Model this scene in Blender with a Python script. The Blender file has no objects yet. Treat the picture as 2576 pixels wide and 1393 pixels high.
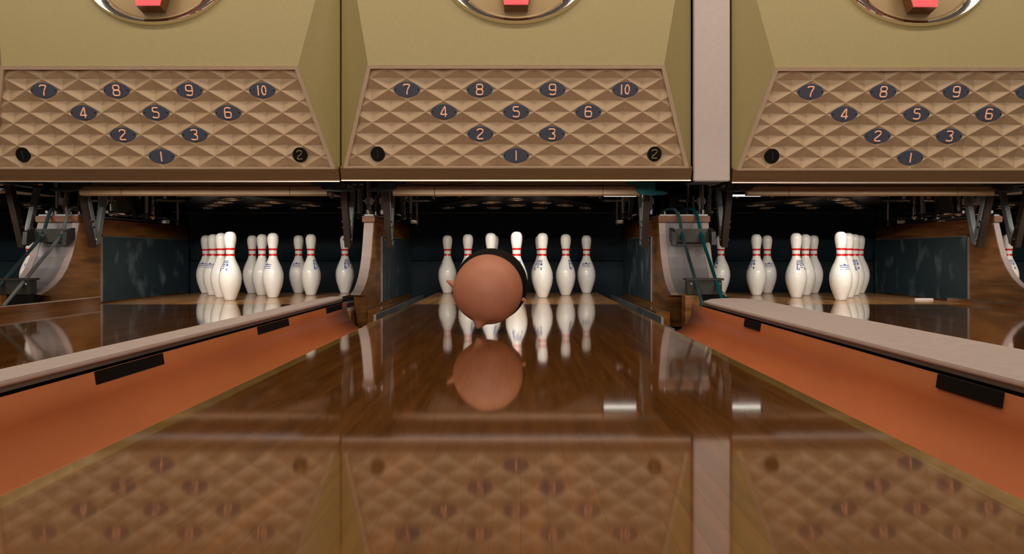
import bpy, math, random
from mathutils import Vector, Matrix

random.seed(7)
C = bpy.context.scene.collection
S = bpy.context.scene

# ------------------------------------------------------------------ camera
F_PX, W_PX, H_PX = 1930.0, 2576.0, 1393.0
cam_d = bpy.data.cameras.new('camera')
cam = bpy.data.objects.new('camera', cam_d)
C.objects.link(cam)
cam.location = (0.012, 0.0, 0.254)
cam.rotation_euler = (math.pi / 2, 0, 0)
cam_d.sensor_fit = 'HORIZONTAL'
cam_d.sensor_width = 36.0
cam_d.lens = 36.0 * F_PX / W_PX
cam_d.shift_x = (W_PX / 2 - 1305.0) / W_PX
cam_d.shift_y = (640.0 - H_PX / 2) / W_PX
cam_d.clip_start = 0.02
S.camera = cam

# ------------------------------------------------------------------ world, lights, exposure
wd = bpy.data.worlds.new('world')
S.world = wd
wd.use_nodes = True
wd.node_tree.nodes['Background'].inputs[0].default_value = (0.62, 0.50, 0.42, 1)
wd.node_tree.nodes['Background'].inputs[1].default_value = 0.13
S.view_settings.view_transform = 'Standard'
S.view_settings.look = 'None'
S.view_settings.exposure = 0.0
S.view_settings.gamma = 1.0
S.view_settings.use_curve_mapping = False


def area(name, loc, target, sx, sy, power, col):
    d = bpy.data.lights.new(name, 'AREA')
    d.shape = 'RECTANGLE'
    d.size, d.size_y = sx, sy
    d.energy = power
    d.color = col
    o = bpy.data.objects.new(name, d)
    C.objects.link(o)
    o.location = loc
    o.rotation_euler = (Vector(target) - Vector(loc)).to_track_quat('-Z', 'Y').to_euler()
    return o


WARM = (1.0, 0.84, 0.66)
# row of ceiling luminaires over the lanes in front of the mask units
area('ceiling_light', (0.1, 2.15, 3.15), (0.1, 3.35, 0.7), 9.0, 0.35, 98, WARM)
# second row further up the lanes, behind the camera
for lx in (-2.2, 0.0, 2.2):
    area('ceiling_light', (lx, -1.2, 3.2), (lx, 1.5, 0.0), 1.6, 0.4, 20, WARM)
# lights over the approach and concourse, far up the lanes
for lx in (-4.0, 0.0, 4.0):
    area('concourse_light', (lx, -11.5, 2.5), (lx * 0.5, 4.0, 0.4), 3.0, 0.7, 175, (1.0, 0.87, 0.72))

LANE_X = {'far_left': -3.34, 'left': -1.59, 'middle': 0.0, 'right': 1.80, 'far_right': 3.37}
MASK_DZ = {'far_left': -0.008, 'left': -0.004, 'middle': 0.0, 'right': -0.010, 'far_right': -0.014}
MASK_X = {'far_left': -3.40, 'left': -1.61, 'middle': 0.0, 'right': 1.79, 'far_right': 3.40}
# fluorescent pin lights tucked behind the lower lip of each mask unit
for k, x in LANE_X.items():
    dz = MASK_DZ[k]
    area('pin_light', (x, 3.575, 0.606 + dz), (x, 4.9, 0.05), 1.15, 0.012, 4.6, (1.0, 0.93, 0.84)).data.spread = math.radians(110)

# ------------------------------------------------------------------ materials
MAT = {}


def srgb(r, g, b):
    f = lambda c: (c / 255 / 12.92) if c / 255 <= 0.04045 else ((c / 255 + 0.055) / 1.055) ** 2.4
    return (f(r), f(g), f(b), 1)


def mat(name, col, rough=0.5, metal=0.0, noise=0.0, scale=20.0, stretch=(1, 1, 1), bump=0.0, spec=0.5,
        emit=None, estr=0.0, coat=0.0, col2=None, rand=0.0, lo=0.35, hi=0.7, ior=0):
    m = bpy.data.materials.new(name)
    m.use_nodes = True
    nt = m.node_tree
    b = nt.nodes['Principled BSDF']
    b.inputs['Base Color'].default_value = col
    b.inputs['Roughness'].default_value = rough
    b.inputs['Metallic'].default_value = metal
    b.inputs['Specular IOR Level'].default_value = spec
    if ior:
        b.inputs['IOR'].default_value = ior
    if coat:
        b.inputs['Coat Weight'].default_value = coat
        b.inputs['Coat IOR'].default_value = 1.6
        b.inputs['Coat Roughness'].default_value = 0.05
    if emit:
        b.inputs['Emission Color'].default_value = emit
        b.inputs['Emission Strength'].default_value = estr
    if noise or bump or col2 or rand:
        tc = nt.nodes.new('ShaderNodeTexCoord')
        mp = nt.nodes.new('ShaderNodeMapping')
        mp.inputs['Scale'].default_value = stretch
        nt.links.new(tc.outputs['Object'], mp.inputs['Vector'])
        vec = mp.outputs['Vector']
        oi = None
        if rand:
            oi = nt.nodes.new('ShaderNodeObjectInfo')
            mul = nt.nodes.new('ShaderNodeMath')
            mul.operation = 'MULTIPLY'
            mul.inputs[1].default_value = 37.0
            nt.links.new(oi.outputs['Random'], mul.inputs[0])
            cx = nt.nodes.new('ShaderNodeCombineXYZ')
            nt.links.new(mul.outputs[0], cx.inputs[0])
            nt.links.new(mul.outputs[0], cx.inputs[1])
            ad = nt.nodes.new('ShaderNodeVectorMath')
            nt.links.new(mp.outputs['Vector'], ad.inputs[0])
            nt.links.new(cx.outputs[0], ad.inputs[1])
            vec = ad.outputs[0]
        nz = nt.nodes.new('ShaderNodeTexNoise')
        nz.inputs['Scale'].default_value = scale
        nz.inputs['Detail'].default_value = 6
        nt.links.new(vec, nz.inputs['Vector'])
        ramp = nt.nodes.new('ShaderNodeValToRGB')
        c2 = col2 if col2 else tuple(c * (1 - noise) for c in col[:3]) + (1,)
        ramp.color_ramp.elements[0].position = lo
        ramp.color_ramp.elements[1].position = hi
        ramp.color_ramp.elements[0].color = c2
        ramp.color_ramp.elements[1].color = col
        nt.links.new(nz.outputs['Fac'], ramp.inputs['Fac'])
        out = ramp.outputs['Color']
        if rand:
            hs = nt.nodes.new('ShaderNodeHueSaturation')
            mr = nt.nodes.new('ShaderNodeMapRange')
            mr.inputs['To Min'].default_value = 1 - rand
            mr.inputs['To Max'].default_value = 1 + rand
            nt.links.new(oi.outputs['Random'], mr.inputs['Value'])
            nt.links.new(mr.outputs[0], hs.inputs['Value'])
            nt.links.new(out, hs.inputs['Color'])
            out = hs.outputs['Color']
        nt.links.new(out, b.inputs['Base Color'])
        if bump:
            bp = nt.nodes.new('ShaderNodeBump')
            bp.inputs['Strength'].default_value = bump
            bp.inputs['Distance'].default_value = 0.002
            nt.links.new(nz.outputs['Fac'], bp.inputs['Height'])
            nt.links.new(bp.outputs[0], b.inputs['Normal'])
    MAT[name] = m
    return m


mat('lane_wood', (0.25, 0.094, 0.021, 1), rough=0.055, noise=0.38, scale=9, stretch=(6, 0.35, 1), rand=0.11, ior=1.7, coat=0.6)
mat('deck_wood', (0.56, 0.27, 0.095, 1), rough=0.15, noise=0.4, scale=9, stretch=(6, 0.5, 1), rand=0.2, ior=1.45)
mat('maple_edge', (0.33, 0.20, 0.055, 1), rough=0.06, noise=0.3, scale=9, stretch=(6, 0.35, 1), ior=1.6, coat=0.4)
mat('edge_wood', (0.30, 0.12, 0.03, 1), rough=0.16, noise=0.5, scale=8, stretch=(1, 0.4, 6))
mat('side_wood', (0.40, 0.17, 0.045, 1), rough=0.35, noise=0.62, scale=6, stretch=(1, 0.5, 5), bump=0.05)
mat('block_wood', (0.21, 0.072, 0.018, 1), rough=0.45, noise=0.4, scale=14, stretch=(1, 1, 3))
mat('gutter_orange', (0.54, 0.148, 0.042, 1), rough=0.42, noise=0.22, scale=5, stretch=(1, 0.4, 1))
mat('cap_grey', (0.60, 0.505, 0.48, 1), rough=0.5, noise=0.1, scale=30)
mat('cap_edge', (0.20, 0.165, 0.14, 1), rough=0.45, noise=0.4, scale=10, stretch=(1, 0.3, 3))
mat('black_gap', (0.008, 0.0075, 0.008, 1), rough=0.8, spec=0.1)
mat('olive', (0.325, 0.268, 0.118, 1), rough=0.5, noise=0.06, scale=60)
mat('tan_panel', (0.50, 0.362, 0.23, 1), rough=0.48, noise=0.07, scale=50)
mat('tan_rim', (0.50, 0.375, 0.265, 1), rough=0.4, noise=0.1, scale=40)
mat('lip_tan_shaded', (0.20, 0.122, 0.062, 1), rough=0.33, noise=0.1, scale=12, stretch=(0.2, 1, 4))  # tan darkened to paint in the shade on the down-facing lip
mat('bright_edge', (0.80, 0.66, 0.58, 1), rough=0.3, metal=0.6)
mat('pillar_grey', (0.52, 0.45, 0.44, 1), rough=0.5, noise=0.06, scale=40)
mat('plate_blue', (0.066, 0.080, 0.125, 1), rough=0.6, spec=0.3)
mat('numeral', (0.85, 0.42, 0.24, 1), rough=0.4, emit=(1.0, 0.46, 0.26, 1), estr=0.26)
mat('disc_black', (0.006, 0.006, 0.005, 1), rough=0.6, spec=0.15)
mat('numeral_dim', (0.26, 0.24, 0.07, 1), rough=0.5)
mat('numeral_off', (0.02, 0.035, 0.035, 1), rough=0.5)
mat('chrome', (0.86, 0.80, 0.74, 1), rough=0.10, metal=1.0)
mat('brass_dish', (0.34, 0.245, 0.13, 1), rough=0.3, metal=0.5)
mat('red_emblem', (0.80, 0.075, 0.10, 1), rough=0.35, emit=(0.95, 0.12, 0.14, 1), estr=0.3)
mat('amber_side', (0.16, 0.075, 0.02, 1), rough=0.25, metal=0.3)
mat('pin_white', (0.86, 0.835, 0.78, 1), rough=0.22, noise=0.06, scale=30, spec=0.5)
mat('pin_base', (0.60, 0.56, 0.52, 1), rough=0.5)
mat('pin_red', (0.62, 0.018, 0.018, 1), rough=0.25)
mat('pin_blue', (0.07, 0.10, 0.32, 1), rough=0.35)
mat('curtain', (0.010, 0.024, 0.035, 1), spec=0.2, rough=0.55, noise=0.4, scale=5, bump=0.1)
mat('steel', (0.34, 0.34, 0.34, 1), rough=0.42, metal=0.75, noise=0.35, scale=10)
mat('guard_steel', (0.27, 0.25, 0.25, 1), rough=0.45, metal=0.25, noise=0.18, scale=7)
mat('guard_edge', (0.38, 0.295, 0.265, 1), rough=0.5, noise=0.1, scale=12)
mat('teal_plate', (0.040, 0.068, 0.080, 1), rough=0.45, col2=(0.20, 0.27, 0.30, 1), noise=0.3, scale=6,
    stretch=(1, 1.3, 1), lo=0.26, hi=0.46)
mat('plate_edge', (0.34, 0.31, 0.29, 1), rough=0.5, metal=0.5)
mat('dark_metal', (0.030, 0.032, 0.034, 1), rough=0.4, metal=0.4)
mat('black_table', (0.012, 0.012, 0.013, 1), rough=0.28, spec=0.6)
mat('cup_rim', (0.45, 0.45, 0.47, 1), rough=0.2, metal=1.0)
mat('brown_bar', (0.026, 0.014, 0.008, 1), rough=0.55, noise=0.4, scale=14)
mat('grey_bar', (0.30, 0.32, 0.32, 1), rough=0.4, metal=0.5, noise=0.4, scale=12)
mat('sweep_tan', (0.33, 0.20, 0.10, 1), rough=0.45, noise=0.12, scale=12, stretch=(0.3, 1, 3))
mat('teal_paint', (0.0, 0.085, 0.10, 1), rough=0.3)
mat('navy_paint', (0.004, 0.016, 0.024, 1), rough=0.35)
mat('rail_teal', (0.075, 0.15, 0.17, 1), rough=0.28, metal=0.4, noise=0.5, scale=9)
mat('bracket_olive', (0.048, 0.048, 0.042, 1), rough=0.5, metal=0.3, noise=0.3, scale=15)
mat('tube_glow', (1, 1, 1, 1), rough=0.3, emit=(1.0, 0.95, 0.84, 1), estr=4.0)
mat('white_plate', (0.70, 0.70, 0.74, 1), rough=0.5)
mat('skin', (0.52, 0.205, 0.125, 1), rough=0.5, noise=0.12, scale=14)
mat('hair', (0.004, 0.003, 0.002, 1), spec=0.15, rough=0.6, noise=0.4, scale=40, stretch=(1, 1, 4), bump=0.3)
mat('floor_dark', (0.028, 0.022, 0.018, 1), rough=0.7, noise=0.3, scale=8)
mat('wall_dark', (0.010, 0.011, 0.012, 1), rough=0.8, noise=0.2, scale=4)
mat('paper', (0.66, 0.58, 0.55, 1), rough=0.7, noise=0.08, scale=40)


# ------------------------------------------------------------------ mesh helpers
class MB:
    def __init__(self):
        self.v, self.f = [], []

    def add(self, vs, fs):
        n = len(self.v)
        self.v += [tuple(p) for p in vs]
        self.f += [tuple(i + n for i in f) for f in fs]
        return self

    def box(self, x0, x1, y0, y1, z0, z1):
        return self.add([(x0, y0, z0), (x1, y0, z0), (x1, y1, z0), (x0, y1, z0),
                         (x0, y0, z1), (x1, y0, z1), (x1, y1, z1), (x0, y1, z1)],
                        [(3, 2, 1, 0), (4, 5, 6, 7), (0, 1, 5, 4), (1, 2, 6, 5), (2, 3, 7, 6), (3, 0, 4, 7)])

    def prism_x(self, prof, x0, x1):
        """profile of (y, z) points extruded along x"""
        n = len(prof)
        vs = [(x0, y, z) for y, z in prof] + [(x1, y, z) for y, z in prof]
        fs = [tuple(range(n)), tuple(range(2 * n - 1, n - 1, -1))]
        fs += [(i, i + n, (i + 1) % n + n, (i + 1) % n) for i in range(n)]
        return self.add(vs, fs)

    def prism_y(self, prof, y0, y1):
        """profile of (x, z) points extruded along y"""
        n = len(prof)
        vs = [(x, y0, z) for x, z in prof] + [(x, y1, z) for x, z in prof]
        fs = [tuple(range(n)), tuple(range(2 * n - 1, n - 1, -1))]
        fs += [(i, i + n, (i + 1) % n + n, (i + 1) % n) for i in range(n)]
        return self.add(vs, fs)

    def prism_z(self, prof, z0, z1):
        n = len(prof)
        vs = [(x, y, z0) for x, y in prof] + [(x, y, z1) for x, y in prof]
        fs = [tuple(range(n)), tuple(range(2 * n - 1, n - 1, -1))]
        fs += [(i, i + n, (i + 1) % n + n, (i + 1) % n) for i in range(n)]
        return self.add(vs, fs)

    def tube(self, pts, r, sides=8, closed=False, r_end=None):
        pts = [Vector(p) for p in pts]
        n = len(pts)
        rings = []
        up = Vector((0, 0, 1))
        for i, p in enumerate(pts):
            if closed:
                t = pts[(i + 1) % n] - pts[i - 1]
            else:
                t = pts[min(i + 1, n - 1)] - pts[max(i - 1, 0)]
            t.normalize()
            ref = up if abs(t.dot(up)) < 0.93 else Vector((1, 0, 0))
            a = t.cross(ref).normalized()
            b = t.cross(a).normalized()
            rr = r if r_end is None else r + (r_end - r) * i / (n - 1)
            rings.append([p + a * (rr * math.cos(2 * math.pi * k / sides)) + b * (rr * math.sin(2 * math.pi * k / sides))
                          for k in range(sides)])
        vs = [q for ring in rings for q in ring]
        fs = []
        for i in range(n if closed else n - 1):
            j = (i + 1) % n
            for k in range(sides):
                l = (k + 1) % sides
                fs.append((i * sides + k, i * sides + l, j * sides + l, j * sides + k))
        if not closed:
            fs.append(tuple(range(sides - 1, -1, -1)))
            fs.append(tuple((n - 1) * sides + k for k in range(sides)))
        return self.add(vs, fs)

    def lathe(self, prof, seg=32, c=(0, 0, 0)):
        """profile of (r, z), capped at both ends"""
        vs, fs = [], []
        for r, z in prof:
            vs += [(c[0] + r * math.cos(2 * math.pi * k / seg), c[1] + r * math.sin(2 * math.pi * k / seg), c[2] + z)
                   for k in range(seg)]
        for i in range(len(prof) - 1):
            for k in range(seg):
                l = (k + 1) % seg
                fs.append((i * seg + k, i * seg + l, (i + 1) * seg + l, (i + 1) * seg + k))
        fs.append(tuple(range(seg - 1, -1, -1)))
        fs.append(tuple((len(prof) - 1) * seg + k for k in range(seg)))
        return self.add(vs, fs)

    def strip_x(self, line, thick, x0, x1):
        """sheet following a (y, z) polyline, given thickness, extruded along x"""
        n = len(line)
        off = []
        for i in range(n):
            a = Vector(line[max(i - 1, 0)])
            b = Vector(line[min(i + 1, n - 1)])
            t = (b - a).normalized()
            nrm = Vector((-t.y, t.x))
            off.append((line[i][0] + nrm.x * thick, line[i][1] + nrm.y * thick))
        return self.prism_x(list(line) + off[::-1], x0, x1)

    def mesh(self, name, smooth=False, bevel=0.0):
        me = bpy.data.meshes.new(name)
        me.from_pydata(self.v, [], self.f)
        me.validate()
        import bmesh
        bm = bmesh.new()
        bm.from_mesh(me)
        if bevel:
            bmesh.ops.bevel(bm, geom=[e for e in bm.edges if e.calc_face_angle(0) > 0.5] +
                            list(bm.verts), offset=bevel, segments=2, affect='EDGES', clamp_overlap=True)
        bmesh.ops.recalc_face_normals(bm, faces=bm.faces[:])
        bm.to_mesh(me)
        bm.free()
        if smooth:
            for p in me.polygons:
                p.use_smooth = True
            try:
                me.set_sharp_from_angle(angle=math.radians(40))
            except Exception:
                pass
        return me


def part(name, mb, m, parent=None, smooth=False, bevel=0.0, loc=None, label=None):
    me = mb if isinstance(mb, bpy.types.Mesh) else mb.mesh(name, smooth, bevel)
    if m is not None and not me.materials:
        me.materials.append(MAT[m])
    o = bpy.data.objects.new(name, me)
    C.objects.link(o)
    o.parent = parent
    if loc:
        o.location = loc
    if label:
        o['label'] = label
    return o


def tag(o, label, cat, group=None):
    o['label'] = label
    o['category'] = cat
    if group:
        o['group'] = group
    return o


def thing(name, label, cat, loc=(0, 0, 0), group=None):
    o = bpy.data.objects.new(name, None)
    o.empty_display_size = 0.05
    C.objects.link(o)
    o.location = loc
    return tag(o, label, cat, group)


def struct(name, mb, m, bevel=0.0):
    o = part(name, mb, m, None, bevel=bevel)
    o['kind'] = 'structure'
    return o


def copy_tree(o, parent=None):
    c = o.copy()
    C.objects.link(c)
    c.parent = parent
    for ch in o.children:
        copy_tree(ch, c)
    return c


def chaikin(pts, n=2, closed=False):
    for _ in range(n):
        q = []
        m = len(pts)
        rng = range(m) if closed else range(m - 1)
        if not closed:
            q.append(pts[0])
        for i in rng:
            a, b = Vector(pts[i]), Vector(pts[(i + 1) % m])
            q += [tuple(a * 0.75 + b * 0.25), tuple(a * 0.25 + b * 0.75)]
        if not closed:
            q.append(pts[-1])
        pts = q
    return pts


# ------------------------------------------------------------------ the setting
struct('floor', MB().box(-6, 6, -4, 6.3, -0.20, -0.13), 'floor_dark')
struct('wall_back', MB().box(-6, 6, 6.2, 6.3, -0.13, 2.4), 'wall_dark')
struct('wall_left', MB().box(-6.1, -6.0, 3.3, 6.3, -0.2, 2.4), 'wall_dark')
struct('wall_right', MB().box(6.0, 6.1, 3.3, 6.3, -0.2, 2.4), 'wall_dark')
struct('ceiling', MB().box(-6, 6, 3.72, 6.3, 2.30, 2.4), 'wall_dark')
struct('trim_1', MB().box(-6, 6, 3.72, 3.80, 1.86, 2.30), 'pillar_grey')

# ------------------------------------------------------------------ lanes
NB, HALF = 39, 0.533
BW = 2 * HALF / NB
lane_board = MB().box(-BW / 2 + 0.00006, BW / 2 - 0.00006, -3.0, 3.918, -0.03, 0.0).mesh('board')
lane_board.materials.append(MAT['lane_wood'])
edge_board = lane_board.copy()
edge_board.materials.clear()
edge_board.materials.append(MAT['maple_edge'])
deck_board = MB().box(-BW / 2 + 0.00006, BW / 2 - 0.00006, 3.922, 5.13, -0.03, 0.0).mesh('board')
deck_board.materials.append(MAT['deck_wood'])
LANE_LABEL = {
    'middle': 'glossy brown wooden bowling lane the head-shaped ball rolls along',
    'left': 'glossy brown wooden bowling lane beside the narrow grey division cap',
    'right': 'glossy brown wooden bowling lane beyond the wide flat grey division cap',
}
for k in ('middle', 'left', 'right'):
    t = thing('bowling_lane', LANE_LABEL[k], 'bowling lane', (LANE_X[k], 0, 0), 'bowling lanes')
    part('lane_bed', MB().box(-HALF, HALF, -3.0, 5.13, -0.12, -0.0305), 'floor_dark', t)
    for i in range(NB):
        part('board', edge_board if i in (0, NB - 1) else lane_board, None, t, loc=(-HALF + BW * (i + 0.5), 0, 0))
    for i in range(NB):
        part('deck_board', deck_board, None, t, loc=(-HALF + BW * (i + 0.5), 0, 0))
    # raised glossy edge rail on the outer side of the side lanes
    if k == 'left':
        r = part('edge_rail', MB().box(-HALF - 0.014, -HALF - 0.001, 2.6, 3.92, -0.03, 0.036), 'edge_wood', t)
        part('rail_trim', MB().box(-HALF - 0.015, -HALF, 2.6, 3.92, 0.036, 0.0395), 'bright_edge', r)
    if k == 'right':
        r = part('edge_rail', MB().box(HALF + 0.001, HALF + 0.014, 2.6, 4.16, -0.03, 0.021), 'edge_wood', t)
        part('rail_trim', MB().box(HALF, HALF + 0.015, 2.6, 4.16, 0.021, 0.0235), 'rail_teal', r)
for k, lab in (('far_left', 'outer bowling lane whose pin deck lies past the wide kickback with dark rails'),
               ('far_right', 'outer bowling lane whose pin deck lies past the narrow kickback with curved white edge')):
    t = thing('bowling_lane', lab, 'bowling lane', (LANE_X[k], 0, 0), 'bowling lanes')
    part('lane_bed', MB().box(-HALF, HALF, 2.0, 5.13, -0.12, -0.0305), 'floor_dark', t)
    part('lane_surface', MB().box(-HALF, HALF, 2.0, 3.918, -0.03, 0.0), 'lane_wood', t)
    part('deck_surface', MB().box(-HALF, HALF, 3.922, 5.13, -0.03, 0.0), 'deck_wood', t)

# ------------------------------------------------------------------ gutters
def gutter(label, lane_edge, far, y1, y1b, slots=()):
    """U-shaped channel from the lane edge to the division; slots: black blocks for the shade in notches along the far lip"""
    s = 1 if far > lane_edge else -1
    w = abs(far - lane_edge)
    prof = [(0.004, -0.004), (0.012, -0.03), (0.03, -0.055), (0.07, -0.078), (0.12, -0.082), (0.17, -0.068),
            (0.205, -0.04), (0.222, -0.008), (0.229, 0.040)]
    prof = [(lane_edge + s * p[0] * w / 0.235, p[1]) for p in prof]
    mb = MB()
    n = len(prof)
    ys = [-3.0, 0.5, 1.5, 2.5, 3.0]
    rows = [[(x, y, z) for x, z in prof] for y in ys]
    wob = [0, 0.006, -0.004, 0.008, 0.02, 0.05, 0.10, 0.13, 0.15]
    rows.append([(x, y1 + (y1b - y1) * i / (n - 1) + 0.25 * wob[i], z) for i, (x, z) in enumerate(prof)])
    vs = [p for r in rows for p in r]
    fs = [(a * n + i, a * n + i + 1, (a + 1) * n + i + 1, (a + 1) * n + i) for a in range(len(rows) - 1) for i in range(n - 1)]
    mb.add(vs, fs)
    me = mb.mesh('channel', True)
    t = thing('gutter', label, 'gutter', (0, 0, 0), 'orange lane gutters')
    o = part('channel', me, 'gutter_orange', t)
    sol = o.modifiers.new('thickness', 'SOLIDIFY')
    sol.thickness = 0.003
    sol.offset = 1 if s > 0 else -1
    for (a, b) in slots:
        x = prof[-1][0]
        x2 = prof[-2][0]
        m2 = MB()
        vs = [(x2 + (x - x2) * q - s * 0.0035, y, -0.008 + 0.048 * q) for y in (a, b) for q in (0.5, 1.0)]
        vs += [(p[0] + s * 0.004, p[1], p[2]) for p in vs]
        m2.add(vs, [(0, 1, 3, 2), (4, 6, 7, 5), (0, 2, 6, 4), (1, 5, 7, 3), (0, 4, 5, 1), (2, 3, 7, 6)])
        part('slot_shade', m2, 'black_gap', t, label='black block standing for shade in a gutter lip notch')  # black block on the uncut wall, standing for the shade in a notch
    return t


gutter('orange gutter between middle lane and narrow grey division cap', -0.536, -0.772, 3.33, 3.42,
       [(1.40, 1.67), (2.27, 2.58), (3.08, 3.36)])
gutter('orange gutter between middle lane and wide flat grey division cap', 0.536, 0.772, 3.27, 3.30,
       [(1.19, 1.375), (2.385, 2.55)])
gutter('orange gutter hidden behind narrow grey division cap, along neighbouring lane', -1.054, -0.855, 3.33, 3.42)
gutter('orange gutter beyond wide flat grey division cap, along its far side', 1.264, 1.03, 3.27, 3.30)
gutter('orange gutter end beside the dark-railed ball lift kickback', -2.80, -2.575, 3.64, 3.68)

# ------------------------------------------------------------------ division caps
def division(label, x0, x1, y_near_end, y_far_end, narrow):
    t = thing('division_cap', label, 'division cap', (0, 0, 0), 'grey caps between lanes')
    if narrow:
        xm = (x0 + x1) / 2
        out = [(x0, -3.0), (x1, -3.0), (x1, y_near_end - 0.25), (x1 - 0.006, y_near_end - 0.08), (x1 - 0.02, y_near_end - 0.01),
               (xm, y_far_end), (x0 + 0.012, y_far_end - 0.03), (x0, y_far_end - 0.2)]
    else:
        out = [(x0, -3.0), (x1, -3.0), (x1, y_far_end - 0.12), (x1 - 0.03, y_far_end - 0.03), (x1 - 0.09, y_far_end),
               (x0 + 0.14, y_far_end - 0.015), (x0 + 0.07, y_far_end - 0.07), (x0 + 0.022, y_near_end), (x0 + 0.004, y_near_end - 0.03),
               (x0, y_near_end - 0.12)]
    part('cap_top', MB().prism_z(out, 0.0535, 0.0626), 'cap_grey', t, bevel=0.0025)
    inset = [(min(max(x, x0 + 0.006), x1 - 0.006), y - (0.012 if y > 0 else 0)) for x, y in out]
    part('cap_edge', MB().prism_z(inset, 0.044, 0.0535), 'cap_edge', t)
    ye = min(y_near_end, y_far_end) - 0.05
    part('division_wall', MB().box(x0 + 0.012, x1 - 0.012, -3.0, ye, -0.13, 0.044), 'black_gap', t)
    return t


division('narrow rounded grey division cap running between two lanes', -0.857, -0.768, 3.50, 3.52, True)
division('wide flat pinkish grey division cap with rounded end', 0.77, 1.03, 3.20, 3.38, False)

# ------------------------------------------------------------------ pit floor between lane edge and kickback
def pit_gutter(label, lane_edge, wall, y0):
    s = 1 if wall > lane_edge else -1
    t = thing('pit_gutter', label, 'pit gutter', (0, 0, 0), 'flat steel gutters beside the pin decks')
    a, b = sorted((lane_edge + s * 0.004, wall - s * 0.07))
    part('steel_tray', MB().box(a, b, y0, 5.2, -0.075, -0.07), 'steel', t)
    c, d = sorted((lane_edge + s * 0.03, lane_edge + s * 0.042))
    part('rail', MB().box(c, d, y0, 5.2, -0.07, -0.028), 'rail_teal', t)
    c, d = sorted((lane_edge + s * 0.10, lane_edge + s * 0.112))
    part('rail', MB().box(c, d, y0, 5.2, -0.07, -0.018), 'grey_bar', t)
    c, d = sorted((wall - s * 0.07, wall - s * 0.002))
    part('wood_sill', MB().box(c, d, y0 + 0.45, 5.2, -0.13, -0.03), 'edge_wood', t)
    return t


KW = 0.763
pit_gutter('flat steel gutter of middle pin deck beside the narrow kickback', -HALF, -KW, 3.47)
pit_gutter('flat steel gutter of middle pin deck beside the teal-railed kickback', HALF, KW, 3.35)
pit_gutter('flat steel gutter behind the narrow division cap end', -1.59 + HALF, -1.59 + KW, 3.40)
pit_gutter('flat steel gutter behind the wide division cap end', 1.80 - HALF, 1.80 - KW, 3.34)
pit_gutter('flat gutter between edge rail with bright trim and scuffed kickback plate', -1.59 - HALF - 0.016, -1.59 - KW, 3.0)
pit_gutter('flat gutter between edge rail with teal trim and scuffed kickback plate', 1.80 + HALF + 0.016, 1.80 + KW, 3.0)

# ------------------------------------------------------------------ kickbacks
CURVE = [(3.80, 0.052), (3.86, 0.066), (3.92, 0.092), (3.98, 0.130), (4.03, 0.180), (4.07, 0.240), (4.10, 0.310),
         (4.125, 0.385), (4.14, 0.428)]


def kickback(label, x0, x1, group='wooden kickbacks between the pin decks'):
    t = thing('kickback', label, 'kickback', (0, 0, 0), group)
    prof = [(p[0], p[1]) for p in CURVE] + [(5.5, 0.428), (5.5, -0.12), (3.97, -0.12), (3.88, 0.045)]
    part('side_panel', MB().prism_x(prof, x0, x1), 'side_wood', t)
    g = MB().strip_x([(y, z) for y, z in CURVE], 0.004, x0 + 0.004, x1 - 0.004)
    wide = x1 - x0 > 0.15
    go = part('front_guard', g, 'guard_steel', t, label='curved grey sheet metal guard')
    if wide:
        for a, b in ((x0 - 0.001, x0 + 0.034), (x1 - 0.034, x1 + 0.001)):
            part('guard_edge', MB().strip_x([(y - 0.001, z + 0.002) for y, z in CURVE], 0.005, a, b), 'guard_edge', go)
    else:
        part('guard_edge', MB().strip_x([(y - 0.001, z + 0.002) for y, z in CURVE], 0.005, x0 + 0.002, x1 - 0.004), 'guard_edge', go)
    part('top_block', MB().box(x0 - 0.006, x1 + 0.006, 4.115, 4.24, 0.428, 0.462), 'block_wood', t, bevel=0.003)
    part('top_rail', MB().box(x0 - 0.003, x1 + 0.003, 4.24, 5.5, 0.428, 0.455), 'block_wood', t)
    part('top_strap', MB().box(x0 + 0.004, x1 - 0.004, 4.13, 5.5, 0.4621, 0.470), 'steel', t)
    for s, x in ((-1, x0), (1, x1)):
        a, b = sorted((x, x + s * 0.004))
        p = part('scuff_plate', MB().box(a, b, 4.36, 5.5, -0.015, 0.358), 'teal_plate', t, label='scuffed dark teal metal plate')
        a2, b2 = sorted((x, x + s * 0.0055))
        part('plate_edge', MB().box(a2, b2, 4.352, 4.362, -0.015, 0.362).box(a2, b2, 4.352, 5.5, 0.357, 0.362), 'plate_edge', p)
    # chrome bolts on the strap
    nb = 3 if wide else 2
    for i in range(nb):
        x = x0 + (x1 - x0) * (i + 0.5) / nb
        part('bolt', MB().lathe([(0.009, 0), (0.009, 0.008), (0.005, 0.009), (0.005, 0.020), (0.003, 0.022)], 10, (x, 4.20 + 0.05 * (i % 2), 0.470)), 'chrome', t, True)
    for y in (4.55, 4.85, 5.15):
        part('bolt', MB().lathe([(0.010, 0), (0.010, 0.010), (0.004, 0.012)], 10, ((x0 + x1) / 2, y, 0.470)), 'chrome', t, True)
    return t


kickback('narrow wooden kickback with strip metal front between left pin racks and ball', -1.59 + KW + 0.004, -KW - 0.004)
kickback('wide wooden kickback with sheet metal front behind bright teal ball lift rails', KW + 0.004, 1.80 - KW - 0.004)
kickback('wide wooden kickback with sheet metal front behind dark ball lift rails', -2.577, -1.59 - KW - 0.004)
kickback('narrow wooden kickback with white curved edge, a pin showing right behind it', 1.80 + KW + 0.004, 3.37 - KW - 0.004)

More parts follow.
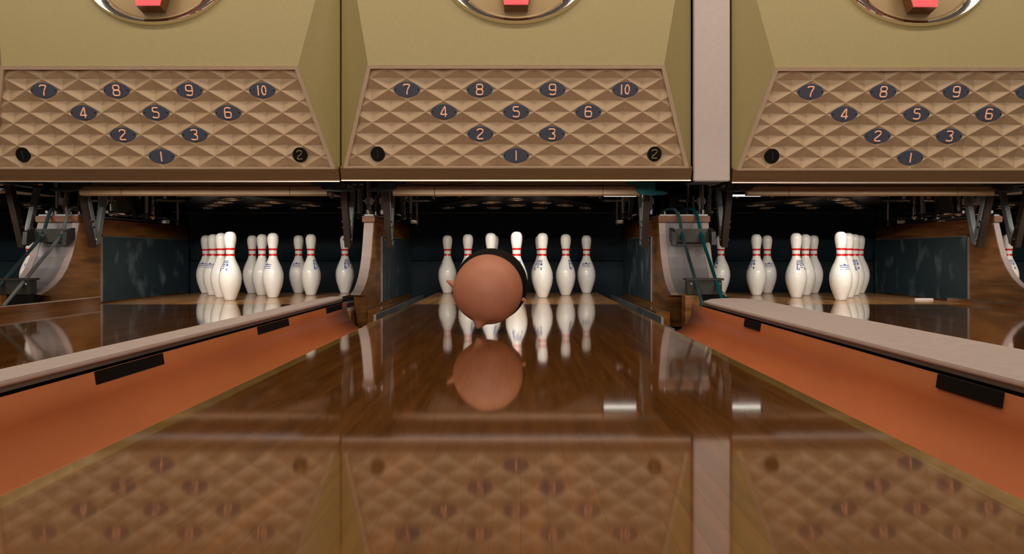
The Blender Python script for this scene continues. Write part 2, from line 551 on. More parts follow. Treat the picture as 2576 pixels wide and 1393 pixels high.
# ------------------------------------------------------------------ ball lift rails
def ball_lift(label, cx, rail_m):
    t = thing('ball_lift', label, 'ball lift', (cx, 0, 0), 'ball lift rails on the wide kickbacks')
    for j, dx in enumerate((-0.032, 0.068)):
        pts = [(dx - 0.058, 4.30, 0.489), (dx - 0.05, 4.25, 0.500), (dx - 0.03, 4.19, 0.506), (dx - 0.012, 4.13, 0.494), (dx - 0.003, 4.085, 0.435),
               (dx, 4.045, 0.355), (dx, 3.95, 0.285), (dx, 3.85, 0.210), (dx, 3.75, 0.135), (dx, 3.64, 0.052), (dx, 3.585, 0.012)]
        r = part('rail', MB().tube(chaikin(pts, 2), 0.0088, 10), rail_m if j else 'rail_teal', t, True)
        part('collar', MB().tube([(dx, 4.052, 0.362), (dx, 4.030, 0.345)], 0.012, 10), 'teal_paint' if j else rail_m, r, True)
    up = MB().add([], [])
    up.box(-0.085, 0.115, 4.045, 4.055, 0.318, 0.390)
    part('upper_bracket', up, 'bracket_olive', t, bevel=0.002)
    for x in (-0.098, 0.108):
        part('bracket_ear', MB().prism_x([(4.06, 0.395), (3.985, 0.372), (3.975, 0.305), (4.0, 0.300), (4.06, 0.335)], x, x + 0.022), 'bracket_olive', t)
    part('lower_bracket', MB().box(-0.072, 0.098, 3.735, 3.79, 0.058, 0.128), 'bracket_olive', t, bevel=0.004)
    part('bracket_lip', MB().box(-0.078, 0.104, 3.725, 3.80, 0.128, 0.138), 'bracket_olive', t)
    part('foot_block', MB().box(-0.09, -0.02, 3.70, 3.78, -0.12, 0.056), 'side_wood', t)
    part('foot_plate', MB().box(-0.02, 0.11, 3.74, 3.79, -0.12, 0.056), 'black_gap', t)
    for x in (-0.055, 0.085):
        part('bolt', MB().tube([(x, 3.732, 0.112), (x, 3.724, 0.112)], 0.006, 8), 'chrome', t, True)
    return t


ball_lift('pair of teal metal ball lift rails leaning on wide kickback by wide cap', 0.905, 'teal_paint')
ball_lift('pair of dull dark ball lift rails on the outer wide kickback', -2.465, 'grey_bar')

# ------------------------------------------------------------------ pit curtains
def curtain(label, cx, half):
    t = thing('pit_curtain', label, 'curtain', (cx, 5.56, 0), 'dark pit curtains behind the pins')
    def bulge(z0, z1, d):
        mb = MB()
        nx, nz = 16, 8
        vs = []
        for j in range(nz + 1):
            for i in range(nx + 1):
                u, v = i / nx, j / nz
                y = -d * (math.sin(math.pi * v) ** 0.6) * (0.7 + 0.3 * math.sin(math.pi * u)) + 0.004 * math.sin(9 * u + 3 * v)
                vs.append((-half + 2 * half * u, y, z0 + (z1 - z0) * v))
        k = len(vs)
        fs = [(j * (nx + 1) + i, j * (nx + 1) + i + 1, (j + 1) * (nx + 1) + i + 1, (j + 1) * (nx + 1) + i) for j in range(nz) for i in range(nx)]
        vs += [(-half, 0.03, z0), (half, 0.03, z0), (half, 0.03, z1), (-half, 0.03, z1)]
        fs += [(k, k + 1, k + 2, k + 3)]
        return mb.add(vs, fs)
    part('lower_pad', bulge(-0.13, 0.205, 0.03), 'curtain', t, True)
    part('upper_pad', bulge(0.21, 0.75, 0.05), 'curtain', t, True)
    return t


CURT = {'middle': 'dark navy padded pit curtain behind the pins the ball rolls toward',
        'left': 'dark navy padded pit curtain behind the rack beyond the narrow cap',
        'right': 'dark navy padded pit curtain behind the rack beyond the wide cap',
        'far_left': 'dark navy pit curtain past the dark ball lift rails',
        'far_right': 'dark navy pit curtain past the white curved kickback edge'}
for k, l in CURT.items():
    curtain(l, LANE_X[k], 0.778)

# ------------------------------------------------------------------ bowling pins
IN = 0.0254
PROF = [(0.0, 0), (1.10, 0), (1.17, 0.10), (1.20, 0.22), (1.415, 0.75), (1.953, 2.25), (2.255, 3.375), (2.383, 4.5), (2.36, 5.1), (2.281, 5.875),
        (1.851, 7.25), (1.236, 8.625), (0.982, 9.375), (0.898, 10.0), (0.935, 10.875), (1.047, 11.75), (1.203, 12.625),
        (1.273, 13.5), (1.255, 13.95), (1.14, 14.4), (0.92, 14.72), (0.62, 14.91), (0.30, 14.985), (0.02, 15.0)]


def catmull(pts, n=4):
    out = []
    for i in range(len(pts) - 1):
        p0, p1, p2, p3 = pts[max(i - 1, 0)], pts[i], pts[i + 1], pts[min(i + 2, len(pts) - 1)]
        for k in range(n):
            u = k / n
            out.append(tuple(0.5 * (2 * p1[a] + (p2[a] - p0[a]) * u + (2 * p0[a] - 5 * p1[a] + 4 * p2[a] - p3[a]) * u * u
                                    + (3 * p1[a] - p0[a] - 3 * p2[a] + p3[a]) * u ** 3) for a in (0, 1)))
    return out + [pts[-1]]


SM = PROF[:4] + catmull(PROF[3:], 3)[1:]
SM = [(r * IN, z * IN) for r, z in SM]
BODY = [p for p in SM if p[1] >= 0.0045]


def rad(z):
    for (r0, z0), (r1, z1) in zip(SM, SM[1:]):
        if z0 <= z <= z1 and z1 > z0:
            return r0 + (r1 - r0) * (z - z0) / (z1 - z0)
    return 0.02


pin_body = MB().lathe([(0.0295, 0.004)] + BODY, 32).mesh('body', True)
pin_body.materials.append(MAT['pin_white'])
pin_foot = MB().lathe([(0.026, 0.0), (0.0285, 0.0008), (0.0293, 0.004)], 28).mesh('base', True)
pin_foot.materials.append(MAT['pin_base'])


def band(z0, z1):
    zs = [z0 + (z1 - z0) * i / 4 for i in range(5)]
    return MB().lathe([(rad(z0) - 0.001, z0)] + [(rad(z) + 0.0004, z) for z in zs] + [(rad(z1) - 0.001, z1)], 32).mesh('stripe', True)


bands = [band(0.2455, 0.2575), band(0.2785, 0.290)]
for b in bands:
    b.materials.append(MAT['pin_red'])


def decal(rects):
    """little curved patches: (angle0, angle1, z0, z1) with angle 0 facing -Y"""
    mb = MB()
    for a0, a1, z0, z1 in rects:
        n = max(1, int(abs(a1 - a0) / 6))
        m = 2
        vs = []
        for j in range(m + 1):
            z = z0 + (z1 - z0) * j / m
            for i in range(n + 1):
                a = math.radians(a0 + (a1 - a0) * i / n - 90)
                r = rad(z) + 0.0005
                vs.append((r * math.cos(a), r * math.sin(a), z))
        fs = [(j * (n + 1) + i, j * (n + 1) + i + 1, (j + 1) * (n + 1) + i + 1, (j + 1) * (n + 1) + i) for j in range(m) for i in range(n)]
        mb.add(vs, fs)
    me = mb.mesh('print', True)
    me.materials.append(MAT['pin_blue'])
    return me


_crest = [(-34, 34, 0.2165, 0.2205)]
for a in (-34, -20, -6, 8, 22):
    _crest += [(a, a + 9, 0.2055, 0.2140), (a, a + 12, 0.2120, 0.2140)]
_crest += [(-34, -20, 0.190, 0.202), (-15, 12, 0.196, 0.2015), (18, 34, 0.190, 0.202), (-12, 10, 0.187, 0.192),
           (-34, -25, 0.164, 0.187), (-32, -16, 0.162, 0.168), (-20, -14, 0.168, 0.176), (-8, 10, 0.176, 0.181), (22, 31, 0.164, 0.178)]
print_crest = decal(_crest)
print_lines = decal([(144, 216, 0.1915, 0.1960), (148, 212, 0.1815, 0.1855), (146, 214, 0.1715, 0.1745), (172, 188, 0.1960, 0.2020),
                     (146, 156, 0.1855, 0.1880)])


def make_pin():
    t = thing('bowling_pin', 'pin', 'bowling pin', (0, 0, 0))
    part('body', pin_body, None, t)
    part('base', pin_foot, None, t)
    for b in bands:
        part('stripe', b, None, t)
    part('crest_print', print_crest, None, t)
    part('line_print', print_lines, None, t)
    return t


ROW = 0.264
SPOT = {1: (0, 0), 2: (-0.1525, 1), 3: (0.1525, 1), 4: (-0.305, 2), 5: (0, 2), 6: (0.305, 2),
        7: (-0.4575, 3), 8: (-0.1525, 3), 9: (0.1525, 3), 10: (0.4575, 3)}
# turn of each pin: 0 shows the blue crest, 180 shows the blue lines; positive turns it to the right
TURN = {
    'middle': {1: 8, 2: 60, 3: -38, 4: 62, 5: 90, 6: 58, 7: 110, 8: 100, 9: -95, 10: 172},
    'left': {1: -28, 2: 100, 3: 148, 4: 176, 5: 90, 6: 70, 7: 172, 8: 90, 9: 178, 10: 42},
    'right': {1: 186, 2: 18, 3: 60, 4: -62, 5: -95, 6: -20, 7: -75, 8: 180, 9: 90, 10: 95},
    'far_left': {3: 90, 6: 200, 9: 90, 10: 120},
    'far_right': {2: 90, 4: -15, 7: 90, 8: 120},
}
SIDE = {'middle': ('narrow kickback', 'teal-railed kickback', 'rack straight behind the ball'),
        'left': ('dark-railed kickback', 'narrow kickback', 'rack beyond the narrow division cap'),
        'right': ('teal-railed kickback', 'white-edged kickback', 'rack beyond the wide division cap'),
        'far_left': ('outer wall', 'dark-railed kickback', 'rack past the dark-railed kickback'),
        'far_right': ('white-edged kickback', 'outer wall', 'rack past the white-edged kickback')}


def pin_label(k, n):
    a, b, rack = SIDE[k]
    d = {1: 'head pin', 2: f'second-row pin toward {a}', 3: f'second-row pin toward {b}',
         4: f'third-row pin nearest {a}', 5: 'centre pin of third row', 6: f'third-row pin nearest {b}',
         7: f'back-corner pin nearest {a}', 8: f'inner back-row pin toward {a}', 9: f'inner back-row pin toward {b}',
         10: f'back-corner pin nearest {b}'}[n]
    return f'white {d}, {rack}'


proto = None
for k in TURN:
    for n, turn in TURN[k].items():
        if proto is None:
            proto = p = make_pin()
        else:
            p = copy_tree(proto)
        dx, r = SPOT[n]
        p.location = (LANE_X[k] + dx, 4.26 + ROW * r, 0.0005)
        p.rotation_euler = (0, 0, math.radians(turn))
        tag(p, pin_label(k, n), 'bowling pin', 'bowling pins standing in racks')

# ------------------------------------------------------------------ the head-shaped ball
BX, BY, BZ, BR = -0.0885, 2.52, 0.1417, 0.1145
hb = thing('head_shaped_ball', 'flesh-coloured head-shaped ball with dark hair rim and small ears rolling on middle lane', 'ball', (BX, BY, 0))


def uv_blob(cx, cy, cz, fn, nu=40, nv=24):
    vs, fs = [], []
    for j in range(nv + 1):
        ph = math.pi * j / nv
        for i in range(nu):
            th = 2 * math.pi * i / nu
            d = Vector((math.sin(ph) * math.cos(th), math.sin(ph) * math.sin(th), math.cos(ph)))
            p = fn(d)
            vs.append((cx + p.x, cy + p.y, cz + p.z))
    for j in range(nv):
        for i in range(nu):
            l = (i + 1) % nu
            fs.append((j * nu + i, j * nu + l, (j + 1) * nu + l, (j + 1) * nu + i))
    return MB().add(vs, fs)


def smooth_bump(d, c, w):
    c = Vector(c).normalized()
    a = d.angle(c)
    return math.exp(-(a / w) ** 2)


def skull(d):
    r = BR * (1 - 0.035 * smooth_bump(d, (-0.75, -0.35, 0.62), 0.45) + 0.02 * smooth_bump(d, (-0.95, -0.2, -0.25), 0.5)
              + 0.02 * smooth_bump(d, (0.1, -0.2, -1), 0.6))
    # brow, nose, chin on the underside that faces the lane
    r *= 1 + 0.19 * smooth_bump(d, (-0.24, -0.30, -0.96), 0.13) + 0.06 * smooth_bump(d, (-0.22, 0.35, -0.9), 0.25)
    r *= 1 - 0.035 * smooth_bump(d, (-0.52, -0.25, -0.82), 0.13) - 0.035 * smooth_bump(d, (0.10, -0.38, -0.92), 0.13)
    return d * r


me = uv_blob(0, 0, BZ, skull, 72, 48).mesh('scalp', True)
part('scalp', me, 'skin', hb)


def hairfn(d):
    r = BR * 1.065
    return Vector((d.x * r * 0.995, d.y * r * 0.80, d.z * r))


part('hair', uv_blob(0.009, 0.034, BZ + 0.011, hairfn, 48, 30).mesh('hair', True), 'hair', hb, label='dark hair cap behind the scalp')


def ear(side, c, tip):
    c, tip = Vector(c), Vector(tip)
    mb = MB()
    ax = (tip - c)
    pts = [c - ax * 0.4, c, c + ax * 0.5, tip]
    mb.tube(pts, 0.017, 12, r_end=0.003)
    return part('ear', mb, 'skin', hb, True)


ear(-1, (-0.112, 0.01, BZ + 0.012), (-0.137, 0.005, BZ + 0.027))
ear(1, (0.103, 0.005, BZ - 0.030), (0.124, 0.0, BZ - 0.040))

# ------------------------------------------------------------------ mask units
LZ, LD = 0.591, 3.52        # lower edge of the lip
PB = (3.500, 0.649, 0.787)  # panel bottom: depth, height, half width
PT = (3.372, 1.088, 0.651)  # panel top
TP = (3.520, 1.842, 0.805)  # top of the upper face
HW = 0.805


def on_panel(u, v, d=0.0):
    """u across, v up the slanted panel in metres, d outward toward the lanes"""
    L = math.hypot(PT[0] - PB[0], PT[1] - PB[1])
    ey, ez = (PT[0] - PB[0]) / L, (PT[1] - PB[1]) / L
    ny, nz = -ez, ey
    return Vector((u, PB[0] + ey * v + ny * d, PB[1] + ez * v + nz * d))


def on_upper(u, v, d=0.0):
    L = math.hypot(TP[0] - PT[0], TP[1] - PT[1])
    ey, ez = (TP[0] - PT[0]) / L, (TP[1] - PT[1]) / L
    ny, nz = -ez, ey
    return Vector((u, PT[0] + ey * v + ny * d, PT[1] + ez * v + nz * d))


PL = math.hypot(PT[0] - PB[0], PT[1] - PB[1])


def clip_poly(poly, a, b, c):
    """keep a*u+b*v+c >= 0, poly of (u, v, d)"""
    out = []
    n = len(poly)
    for i in range(n):
        p, q = poly[i], poly[(i + 1) % n]
        fp, fq = a * p[0] + b * p[1] + c, a * q[0] + b * q[1] + c
        if fp >= 0:
            out.append(p)
        if (fp >= 0) != (fq >= 0):
            t = fp / (fp - fq)
            out.append(tuple(p[k] + (q[k] - p[k]) * t for k in range(3)))
    return out


DIGIT = {
    '0': [([(0.1, 0.25), (0.1, 0.75), (0.3, 1), (0.5, 0.75), (0.5, 0.25), (0.3, 0)], True)],
    '1': [([(0.3, 0), (0.3, 1)], False)],
    '2': [([(0, 0.82), (0.1, 1), (0.5, 1), (0.62, 0.85), (0.58, 0.66), (0.05, 0.22), (0.0, 0.0), (0.62, 0.0)], False)],
    '3': [([(0, 0.92), (0.1, 1), (0.5, 1), (0.62, 0.9), (0.6, 0.62), (0.25, 0.54), (0.6, 0.46), (0.64, 0.12), (0.5, 0), (0.1, 0), (0, 0.08)], False)],
    '4': [([(0.48, 0), (0.48, 1.02), (0.42, 1.02), (0, 0.28), (0, 0.24), (0.66, 0.24)], False)],
    '5': [([(0.58, 1), (0.05, 1), (0.05, 0.98), (0.03, 0.58), (0.5, 0.58), (0.64, 0.46), (0.64, 0.12), (0.5, 0), (0.1, 0), (0, 0.1)], False)],
    '6': [([(0.6, 0.9), (0.5, 1), (0.12, 1), (0, 0.85), (0, 0.12), (0.1, 0), (0.54, 0), (0.64, 0.12), (0.64, 0.45), (0.54, 0.56), (0.1, 0.56), (0.02, 0.5)], False)],
    '7': [([(0, 0.86), (0.02, 1), (0.62, 1), (0.62, 0.9), (0.34, 0.4), (0.32, 0)], False)],
    '8': [([(0.12, 0.54), (0.02, 0.64), (0.02, 0.9), (0.12, 1), (0.52, 1), (0.62, 0.9), (0.62, 0.64), (0.52, 0.54)], True),
          ([(0.1, 0.5), (0, 0.4), (0, 0.1), (0.1, 0), (0.54, 0), (0.64, 0.1), (0.64, 0.4), (0.54, 0.5)], True)],
    '9': [([(0.62, 0.5), (0.54, 0.44), (0.1, 0.44), (0, 0.55), (0, 0.88), (0.1, 1), (0.54, 1), (0.64, 0.88), (0.64, 0.15), (0.52, 0), (0.14, 0), (0.04, 0.1)], False)],
}


def numeral(text, u, v, h, rr, d):
    mb = MB()
    widths = [0.3 if c == '1' else 0.64 for c in text]
    total = sum(widths) + 0.12 * (len(text) - 1)
    x = -total / 2
    for c, w in zip(text, widths):
        for pts, closed in DIGIT[c]:
            q = [(px - (0.15 if c == '1' else 0), pz) for px, pz in pts]
            q = chaikin(q, 1, closed) if len(q) > 2 else q
            mb.tube([on_panel(u + (x + px) * h, v + (pz - 0.5) * h, d) for px, pz in q], rr, 6, closed)
        x += w + 0.12
    return mb


def ellipse_pts(u, v, a, b, d, n=28, fn=on_panel):
    return [fn(u + a * math.cos(2 * math.pi * i / n), v + b * math.sin(2 * math.pi * i / n), d) for i in range(n)]


def disc(u, v, a, b, d0, d1, fn=on_panel, n=28):
    mb = MB()
    lo, hi = ellipse_pts(u, v, a, b, d0, n, fn), ellipse_pts(u, v, a, b, d1, n, fn)
    hi2 = ellipse_pts(u, v, a * 0.97, b * 0.97, d1 + 0.001, n, fn)
    fs = [(i, (i + 1) % n, n + (i + 1) % n, n + i) for i in range(n)]
    fs += [(n + i, n + (i + 1) % n, 2 * n + (i + 1) % n, 2 * n + i) for i in range(n)]
    fs += [tuple(range(n - 1, -1, -1)), tuple(2 * n + i for i in range(n))]
    return mb.add(lo + hi + hi2, fs)


def make_mask():
    t = thing('mask_unit', 'mask', 'mask unit', (0, 0, 0))
    # body: olive upper front, slanted cheeks, sides and back
    B = 3.70
    g = 0.004
    hw = HW - g
    vs = [(-PT[2], PT[0], PT[1]), (PT[2], PT[0], PT[1]), (TP[2] - g, TP[0], TP[1]), (-TP[2] + g, TP[0], TP[1]),     # 0-3 upper face
          (-PB[2], PB[0], PB[1]), (PB[2], PB[0], PB[1]),                                                        # 4-5 panel bottom
          (-hw, LD, LZ + 0.06), (hw, LD, LZ + 0.06),                                                            # 6-7 cheek bottoms
          (-hw, B, LZ + 0.06), (hw, B, LZ + 0.06), (-hw, B, TP[1]), (hw, B, TP[1])]                               # 8-11 back
    fs = [(0, 1, 2, 3), (0, 3, 6, 4), (1, 5, 7, 2), (3, 2, 11, 10), (6, 3, 10, 8), (7, 9, 11, 2), (8, 10, 11, 9)]
    part('housing', MB().add(vs, fs), 'olive', t, label='olive painted housing with slanted cheeks')
    # frame of the panel: trapezoid ring
    rim = 0.017
    slope = (PB[2] - PT[2]) / PL

    def half(v):
        return PB[2] - slope * v
    outer = [(-half(0), 0), (half(0), 0), (half(PL), PL), (-half(PL), PL)]
    inner = [(-half(0.012) + rim, 0.008), (half(0.012) - rim, 0.008), (half(PL - rim) - rim, PL - rim), (-half(PL - rim) + rim, PL - rim)]
    mb = MB()
    ring = [[on_panel(u, v, -0.004) for u, v in outer], [on_panel(u, v, 0.010) for u, v in outer],
            [on_panel(u, v, 0.010) for u, v in inner], [on_panel(u, v, -0.030) for u, v in inner]]
    fs = []
    for a in range(3):
        for i in range(4):
            j = (i + 1) % 4
            fs.append((a * 4 + i, a * 4 + j, (a + 1) * 4 + j, (a + 1) * 4 + i))
    mb.add([p for r in ring for p in r], fs)
    part('panel_frame', mb, 'tan_rim', t)
    # moulded panel of sunken diamonds
    DW, DH, V0 = 0.1614, 0.0978, 0.057
    DEEP = 0.020
    mb = MB()
    lines = []
    for i in range(4):
        p, q = inner[i], inner[(i + 1) % 4]
        a, b = -(q[1] - p[1]), q[0] - p[0]
        lines.append((a, b, -(a * p[0] + b * p[1])))
    for jj in range(-3, 12):
        for ii in range(-12, 13):
            if (ii + jj) % 2:
                continue
            cu, cv = ii * DW / 2, V0 + jj * DH / 2
            e = 0.94
            corner = [(cu, cv + DH / 2), (cu + DW / 2, cv), (cu, cv - DH / 2), (cu - DW / 2, cv)]
            inn = [(cu + (u - cu) * e, cv + (v - cv) * e) for u, v in corner]
            for i in range(4):
                j = (i + 1) % 4
                polys = [[(corner[i][0], corner[i][1], 0), (corner[j][0], corner[j][1], 0), (inn[j][0], inn[j][1], -0.0008), (inn[i][0], inn[i][1], -0.0008)],
                         [(inn[i][0], inn[i][1], -0.0008), (inn[j][0], inn[j][1], -0.0008), (cu, cv, -DEEP)]]
                for poly in polys:
                    for a, b, c in lines:
                        poly = clip_poly(poly, a, b, c)
                        if len(poly) < 3:
                            break
                    if len(poly) >= 3:
                        mb.add([on_panel(*p) for p in poly], [tuple(range(len(poly)))])
    part('diamond_panel', mb, 'tan_panel', t, label='tan moulded panel of sunken diamonds')
    # pin numbers on blue ovals
    spots = {'1': (0, 0), '2': (-1, 1), '3': (1, 1), '4': (-2, 2), '5': (0, 2), '6': (2, 2), '7': (-3, 3), '8': (-1, 3), '9': (1, 3), '10': (3, 3)}
    for s, (i, j) in spots.items():
        u, v = i * DW, V0 + j * DH
        o = part('number_plate', disc(u, v, 0.0575, 0.0335, -0.020, 0.0015), 'plate_blue', t, label=f'blue-grey oval plate reading {s}')
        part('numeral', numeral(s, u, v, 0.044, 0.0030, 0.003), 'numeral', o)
        for q in (-1, 1):
            part('screw', disc(u + q * 0.051, v, 0.003, 0.003, 0.0, 0.002, n=8), 'disc_black', o)
    for s, u, m in (('1', -0.628, 'numeral_off'), ('2', 0.628, 'numeral_dim')):
        o = part('ball_indicator', disc(u, 0.064, 0.032, 0.034, -0.020, 0.002), 'disc_black', t, label=f'round black ball indicator reading {s}')
        part('numeral', numeral(s, u, 0.064, 0.038, 0.0022, 0.0035), m, o)
    # lower lip
    lip = [(PB[0] - 0.010, PB[1] - 0.001), (LD, LZ + 0.004), (LD + 0.030, LZ + 0.004), (LD + 0.030, PB[1] + 0.01), (PB[0] + 0.01, PB[1] + 0.012)]
    part('lower_lip', MB().prism_x(lip, -hw, hw), 'lip_tan_shaded', t)
    part('lip_edge', MB().prism_x([(LD - 0.004, LZ + 0.005), (LD - 0.004, LZ), (LD + 0.008, LZ), (LD + 0.008, LZ + 0.004)], -hw, hw), 'bright_edge', t)
    # emblem: chrome oval ring, dish and red block
    cv = (1.272 - PT[1]) * math.hypot(TP[0] - PT[0], TP[1] - PT[1]) / (TP[1] - PT[1]) + 0.27
    n = 56
    secs = [(0.340, 0.270, 0.0), (0.338, 0.268, 0.014), (0.328, 0.262, 0.025), (0.300, 0.251, 0.021), (0.274, 0.242, 0.012), (0.268, 0.238, 0.0)]
    mb = MB()
    rows = [ellipse_pts(0, cv, a, b, d, n, on_upper) for a, b, d in secs]
    fs = []
    for r in range(len(rows) - 1):
        for i in range(n):
            j = (i + 1) % n
            fs.append((r * n + i, r * n + j, (r + 1) * n + j, (r + 1) * n + i))
    mb.add([p for r in rows for p in r], fs)
    part('emblem_ring', mb, 'chrome', t, True, label='chrome oval emblem ring')
    d_o = part('emblem_dish', disc(0, cv, 0.269, 0.239, 0.0, 0.003, on_upper, 56), 'brass_dish', t, label='brass coloured oval dish')
    b0 = cv - 0.208
    fr = [(-0.052, b0), (0.052, b0), (0.075, b0 + 0.13), (0.075, b0 + 0.28), (-0.075, b0 + 0.28), (-0.075, b0 + 0.13)]
    blk = MB()
    n2 = len(fr)
    vs = [on_upper(u, v, 0.003) for u, v in fr] + [on_upper(u, v, 0.064) for u, v in fr]
    blk.add(vs, [(i, (i + 1) % n2, n2 + (i + 1) % n2, n2 + i) for i in range(n2)] + [tuple(range(n2))])
    eb = part('emblem_block', blk, 'amber_side', t, label='amber sided emblem block')
    red = MB()
    vs = [on_upper(u, v, 0.064) for u, v in fr] + [on_upper(u, v, 0.070) for u, v in fr]
    red.add(vs, [(i, (i + 1) % n2, n2 + (i + 1) % n2, n2 + i) for i in range(n2)] + [tuple(range(n2)), tuple(range(2 * n2 - 1, n2 - 1, -1))])
    part('emblem_face', red, 'red_emblem', eb, label='red emblem face')
    # pin light housing plus an added unseen visor shading the sweep board
    part('lamp_housing_visor', MB().box(-0.62, 0.62, 3.553, 3.569, 0.598, 0.66).box(-0.62, 0.62, 3.553, 3.622, 0.64, 0.66).box(-0.62, 0.62, 3.616, 3.622, 0.5985, 0.64), 'black_gap', t)
    return t


MASK_LABEL = {
    'middle': 'olive mask unit with tan diamond panel, above the lane with the ball',
    'left': 'olive mask unit with tan diamond panel above the narrow-cap neighbour lane',
    'right': 'olive mask unit with tan diamond panel, past the grey pillar above the wide cap',
    'far_left': 'outer olive mask unit above the lane past the dark-railed kickback',
    'far_right': 'outer olive mask unit above the lane past the white-edged kickback'}
mk = None
for k, x in MASK_X.items():
    if mk is None:
        o = mk = make_mask()
    else:
        o = copy_tree(mk)
    o.location = (x, 0, MASK_DZ[k])
    tag(o, MASK_LABEL[k], 'mask unit', 'olive mask units above the pin decks')

for lab, x0, x1 in (('pale pinkish grey flat pillar between two mask units', HW + 0.003, 1.79 - HW - 0.003),
                    ('outer pale grey pillar beside the mask unit of the dark-railed lane', -3.40 + HW + 0.003, -1.61 - HW - 0.003)):
    p = thing('pillar', lab, 'pillar', ((x0 + x1) / 2, 3.5, 0.588), 'pale pillars between mask units')
    w = (x1 - x0) / 2
    part('front_cover', MB().box(-w + 0.003, w - 0.006, 0.0, 0.03, 0.0, 1.27), 'pillar_grey', p, bevel=0.004)
    part('core', MB().box(-w + 0.014, w - 0.014, 0.03, 0.22, 0.004, 1.27), 'dark_metal', p)

# ------------------------------------------------------------------ pinsetters
def bar(p, q, w, d):
    """flat bar from p to q; w across x, d in the y-z plane"""
    p, q = Vector(p), Vector(q)
    t = (q - p).normalized()
    n = Vector((0, -t.z, t.y)) * d / 2
    x = Vector((w / 2, 0, 0))
    vs = [p - x - n, p + x - n, p + x + n, p - x + n, q - x - n, q + x - n, q + x + n, q - x + n]
    return MB().add(vs, [(3, 2, 1, 0), (4, 5, 6, 7), (0, 1, 5, 4), (1, 2, 6, 5), (2, 3, 7, 6), (3, 0, 4, 7)])


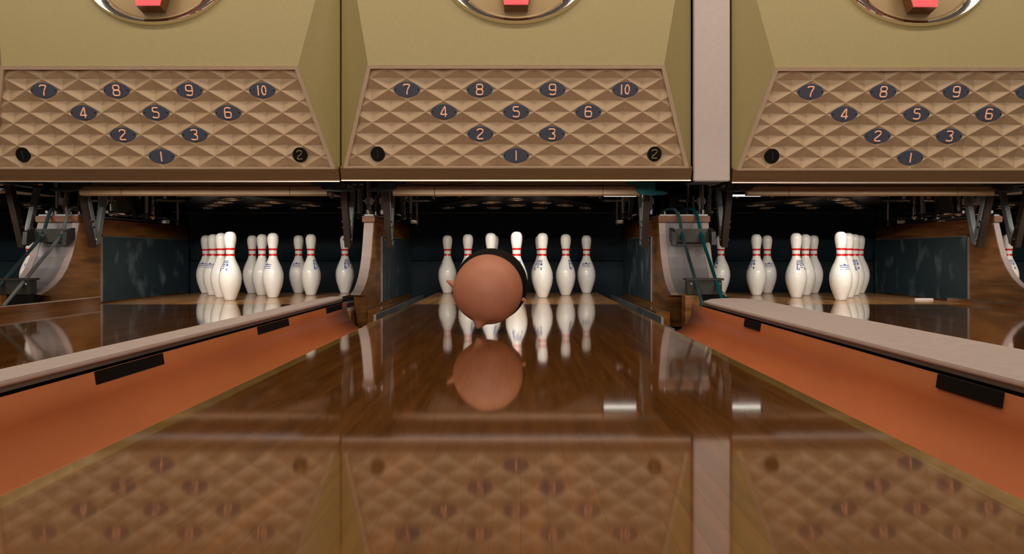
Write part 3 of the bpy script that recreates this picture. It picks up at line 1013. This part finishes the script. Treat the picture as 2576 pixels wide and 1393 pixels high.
def make_pinsetter():
    t = thing('pinsetter', 'pinsetter', 'pinsetter', (0, 0, 0))
    # sweep boards: two-tone tan rail in three lengths
    for a, b in ((-0.628, -0.4165), (-0.4135, 0.4385), (0.4415, 0.628)):
        prof = [(3.905, 0.553), (3.893, 0.560), (3.890, 0.598), (3.905, 0.604), (3.915, 0.66), (3.935, 0.66), (3.935, 0.553)]
        part('sweep_board', MB().prism_x(prof, a, b), 'sweep_tan', t)
    # swing arms: front and rear bars meeting in a V
    for s in (-1, 1):
        x = s * 0.685
        ao = part('sweep_arm', bar((x, 4.00, 0.66), (x, 4.128, 0.298), 0.032, 0.040), 'brown_bar', t, label='dark brown sweep arm bar')
        part('rear_bar', bar((x, 4.255, 0.64), (x, 4.150, 0.315), 0.026, 0.030), 'grey_bar', ao, label='grey metal rear bar')
        part('edge_strip', bar((x - s * 0.018, 4.012, 0.66), (x - s * 0.018, 4.14, 0.31), 0.005, 0.028), 'grey_bar', ao)
        for z, y in ((0.335, 4.112), (0.43, 4.078), (0.40, 4.092)):
            part('bolt', MB().tube([(x - 0.024, y, z), (x + 0.024, y, z)], 0.006, 8), 'chrome', ao, True)
        part('arm_hanger', MB().box(x - 0.025, x + 0.025, 3.98, 4.30, 0.62, 0.70), 'dark_metal', t)
    # pin table with ten cups
    tri = [(-0.11, 4.06), (0.11, 4.06), (0.645, 5.12), (0.645, 5.24), (-0.645, 5.24), (-0.645, 5.12)]
    pt = part('pin_table', MB().prism_z(tri, 0.567, 0.59), 'black_table', t)
    for n_, (dx, r) in SPOT.items():
        ring = [(dx + 0.062 * math.cos(2 * math.pi * i / 24), 4.28 + ROW * r + 0.062 * math.sin(2 * math.pi * i / 24), 0.563) for i in range(24)]
        part('pin_cup', MB().tube(ring, 0.006, 6, True), 'cup_rim', pt, True)
    part('guide_plate', MB().box(-0.50, 0.50, 4.28, 4.78, 0.612, 0.618), 'white_plate', t)
    part('light_block_plate', MB().box(-0.77, 0.77, 3.95, 5.46, 0.705, 0.72), 'dark_metal', t)  # added unseen plate that blocks light and view above the pins
    part('rear_beam', MB().box(-0.75, 0.75, 5.28, 5.36, 0.58, 0.66), 'dark_metal', t)
    # lift rods, shafts and fittings at both sides
    for s in (-1, 1):
        x = s * 0.715
        for j, (dx, y, z0, z1, r, m) in enumerate(((0.03, 4.42, 0.475, 0.70, 0.010, 'chrome'), (-0.075, 4.62, 0.47, 0.70, 0.011, 'grey_bar'),
                                                   (0.0, 4.86, 0.475, 0.70, 0.013, 'chrome'), (-0.05, 5.10, 0.45, 0.70, 0.010, 'steel'),
                                                   (0.040, 4.31, 0.478, 0.70, 0.008, 'steel'))):
            xx = x + s * dx
            ro = part('lift_rod', MB().tube([(xx, y, z0), (xx, y, z1)], r, 10), m, t, True)
            part('rod_collar', MB().lathe([(r * 1.9, 0), (r * 1.9, 0.022), (r * 1.2, 0.026)], 10, (xx, y, z0 + 0.004)), 'dark_metal' if j % 2 else 'chrome', ro, True)
        part('side_shaft', MB().tube([(x - s * 0.01, 4.30, 0.492), (x - s * 0.01, 5.30, 0.492)], 0.009, 8), 'chrome', t, True)
        part('gear_case', MB().box(min(x + s * 0.02, x + s * 0.06), max(x + s * 0.02, x + s * 0.06), 4.33, 4.37, 0.535, 0.575), 'white_plate', t, bevel=0.004)
        part('link_plate', MB().prism_x([(4.50, 0.48), (4.62, 0.48), (4.66, 0.53), (4.60, 0.60), (4.52, 0.60)], x + s * 0.045 - 0.006, x + s * 0.045 + 0.006), 'steel', t)
        part('clamp', MB().box(min(x - s * 0.085, x - s * 0.035), max(x - s * 0.085, x - s * 0.035), 4.90, 4.94, 0.452, 0.475), 'chrome', t, bevel=0.003)
        part('bracket_bar', bar((x - s * 0.04, 4.42, 0.70), (x - s * 0.04, 4.56, 0.47), 0.02, 0.02), 'navy_paint', t)
    for y, z, r, m in ((4.20, 0.640, 0.008, 'chrome'), (4.98, 0.605, 0.010, 'steel'), (5.22, 0.540, 0.007, 'dark_metal')):
        part('cross_shaft', MB().tube([(-0.75, y, z), (0.75, y, z)], r, 8), m, t, True)
    for i in range(9):
        x = -0.66 + 0.165 * i
        if abs(x) < 0.25:
            continue
        y = 4.35 + 0.5 * (abs(x) - 0.2) + 0.05 * (i % 2)
        part('hanger_bolt', MB().tube([(x, y, 0.585), (x, y, 0.66)], 0.008 + 0.003 * (i % 3), 8), ('chrome', 'steel', 'sweep_tan')[i % 3], t, True)
    wire = chaikin([(-0.55, 3.885, 0.612), (-0.45, 3.882, 0.604), (-0.35, 3.882, 0.606), (-0.22, 3.885, 0.616)], 2)
    part('wire', MB().tube(wire, 0.0018, 5), 'black_gap', t, True)
    return t


PS = {'middle': 'pinsetter with black triangular pin table over the pins behind the ball',
      'left': 'pinsetter machinery over the rack beyond the narrow division cap',
      'right': 'pinsetter machinery over the rack beyond the wide division cap',
      'far_left': 'pinsetter machinery past the dark-railed kickback',
      'far_right': 'pinsetter machinery past the white-edged kickback'}
ps = make_pinsetter()
setters = {k: (ps if i == 0 else copy_tree(ps)) for i, k in enumerate(PS)}
for k, l in PS.items():
    o = setters[k]
    o.location = (LANE_X[k], 0, 0)
    tag(o, l, 'pinsetter', 'pinsetters over the pin decks')
    sides = {'middle': ('navy_paint', 'teal_paint'), 'left': ('dark_metal', 'navy_paint')}.get(k, ('dark_metal', 'dark_metal'))
    for s, m in zip((-1, 1), sides):
        deep = 0.556 if m == 'teal_paint' else 0.574
        prof = [(s * 0.555, 0.607), (s * 0.60, 0.600), (s * 0.605, deep + 0.014), (s * 0.625, deep + 0.002), (s * 0.68, deep - 0.004),
                (s * 0.755, deep), (s * 0.765, deep + 0.012), (s * 0.70, deep + 0.02), (s * 0.70, 0.66), (s * 0.56, 0.66)]
        part('end_bracket', MB().prism_y(prof, 3.858, 3.884), m, o, bevel=0.004)
    # lit tube beside the wide kickback
    if k in ('middle', 'right'):
        s = 1 if k == 'middle' else -1
        a, b = sorted((s * 0.475, s * 0.65))
        f = part('tube_lamp', MB().tube([(a, 4.17, 0.574), (b, 4.17, 0.574)], 0.0045, 10), 'tube_glow', o, True, label='glowing white lamp tube')
        part('lamp_holder', MB().box(a - 0.01, b + 0.01, 4.155, 4.185, 0.5795, 0.605), 'black_gap', f)

# scrap of pale card at the foot of the scuffed plate
sc = chaikin([(-0.06, -0.02, 0), (-0.03, 0.02, 0), (0.04, 0.025, 0), (0.065, -0.015, 0), (0.0, -0.035, 0)], 2, True)
tag(part('card_scrap', MB().prism_z([(x, y) for x, y, z in sc], 0.0, 0.010), 'paper', None, loc=(2.265, 4.28, 0.0005)),
    'small pale scrap lying at the foot of the scuffed kickback plate', 'scrap')
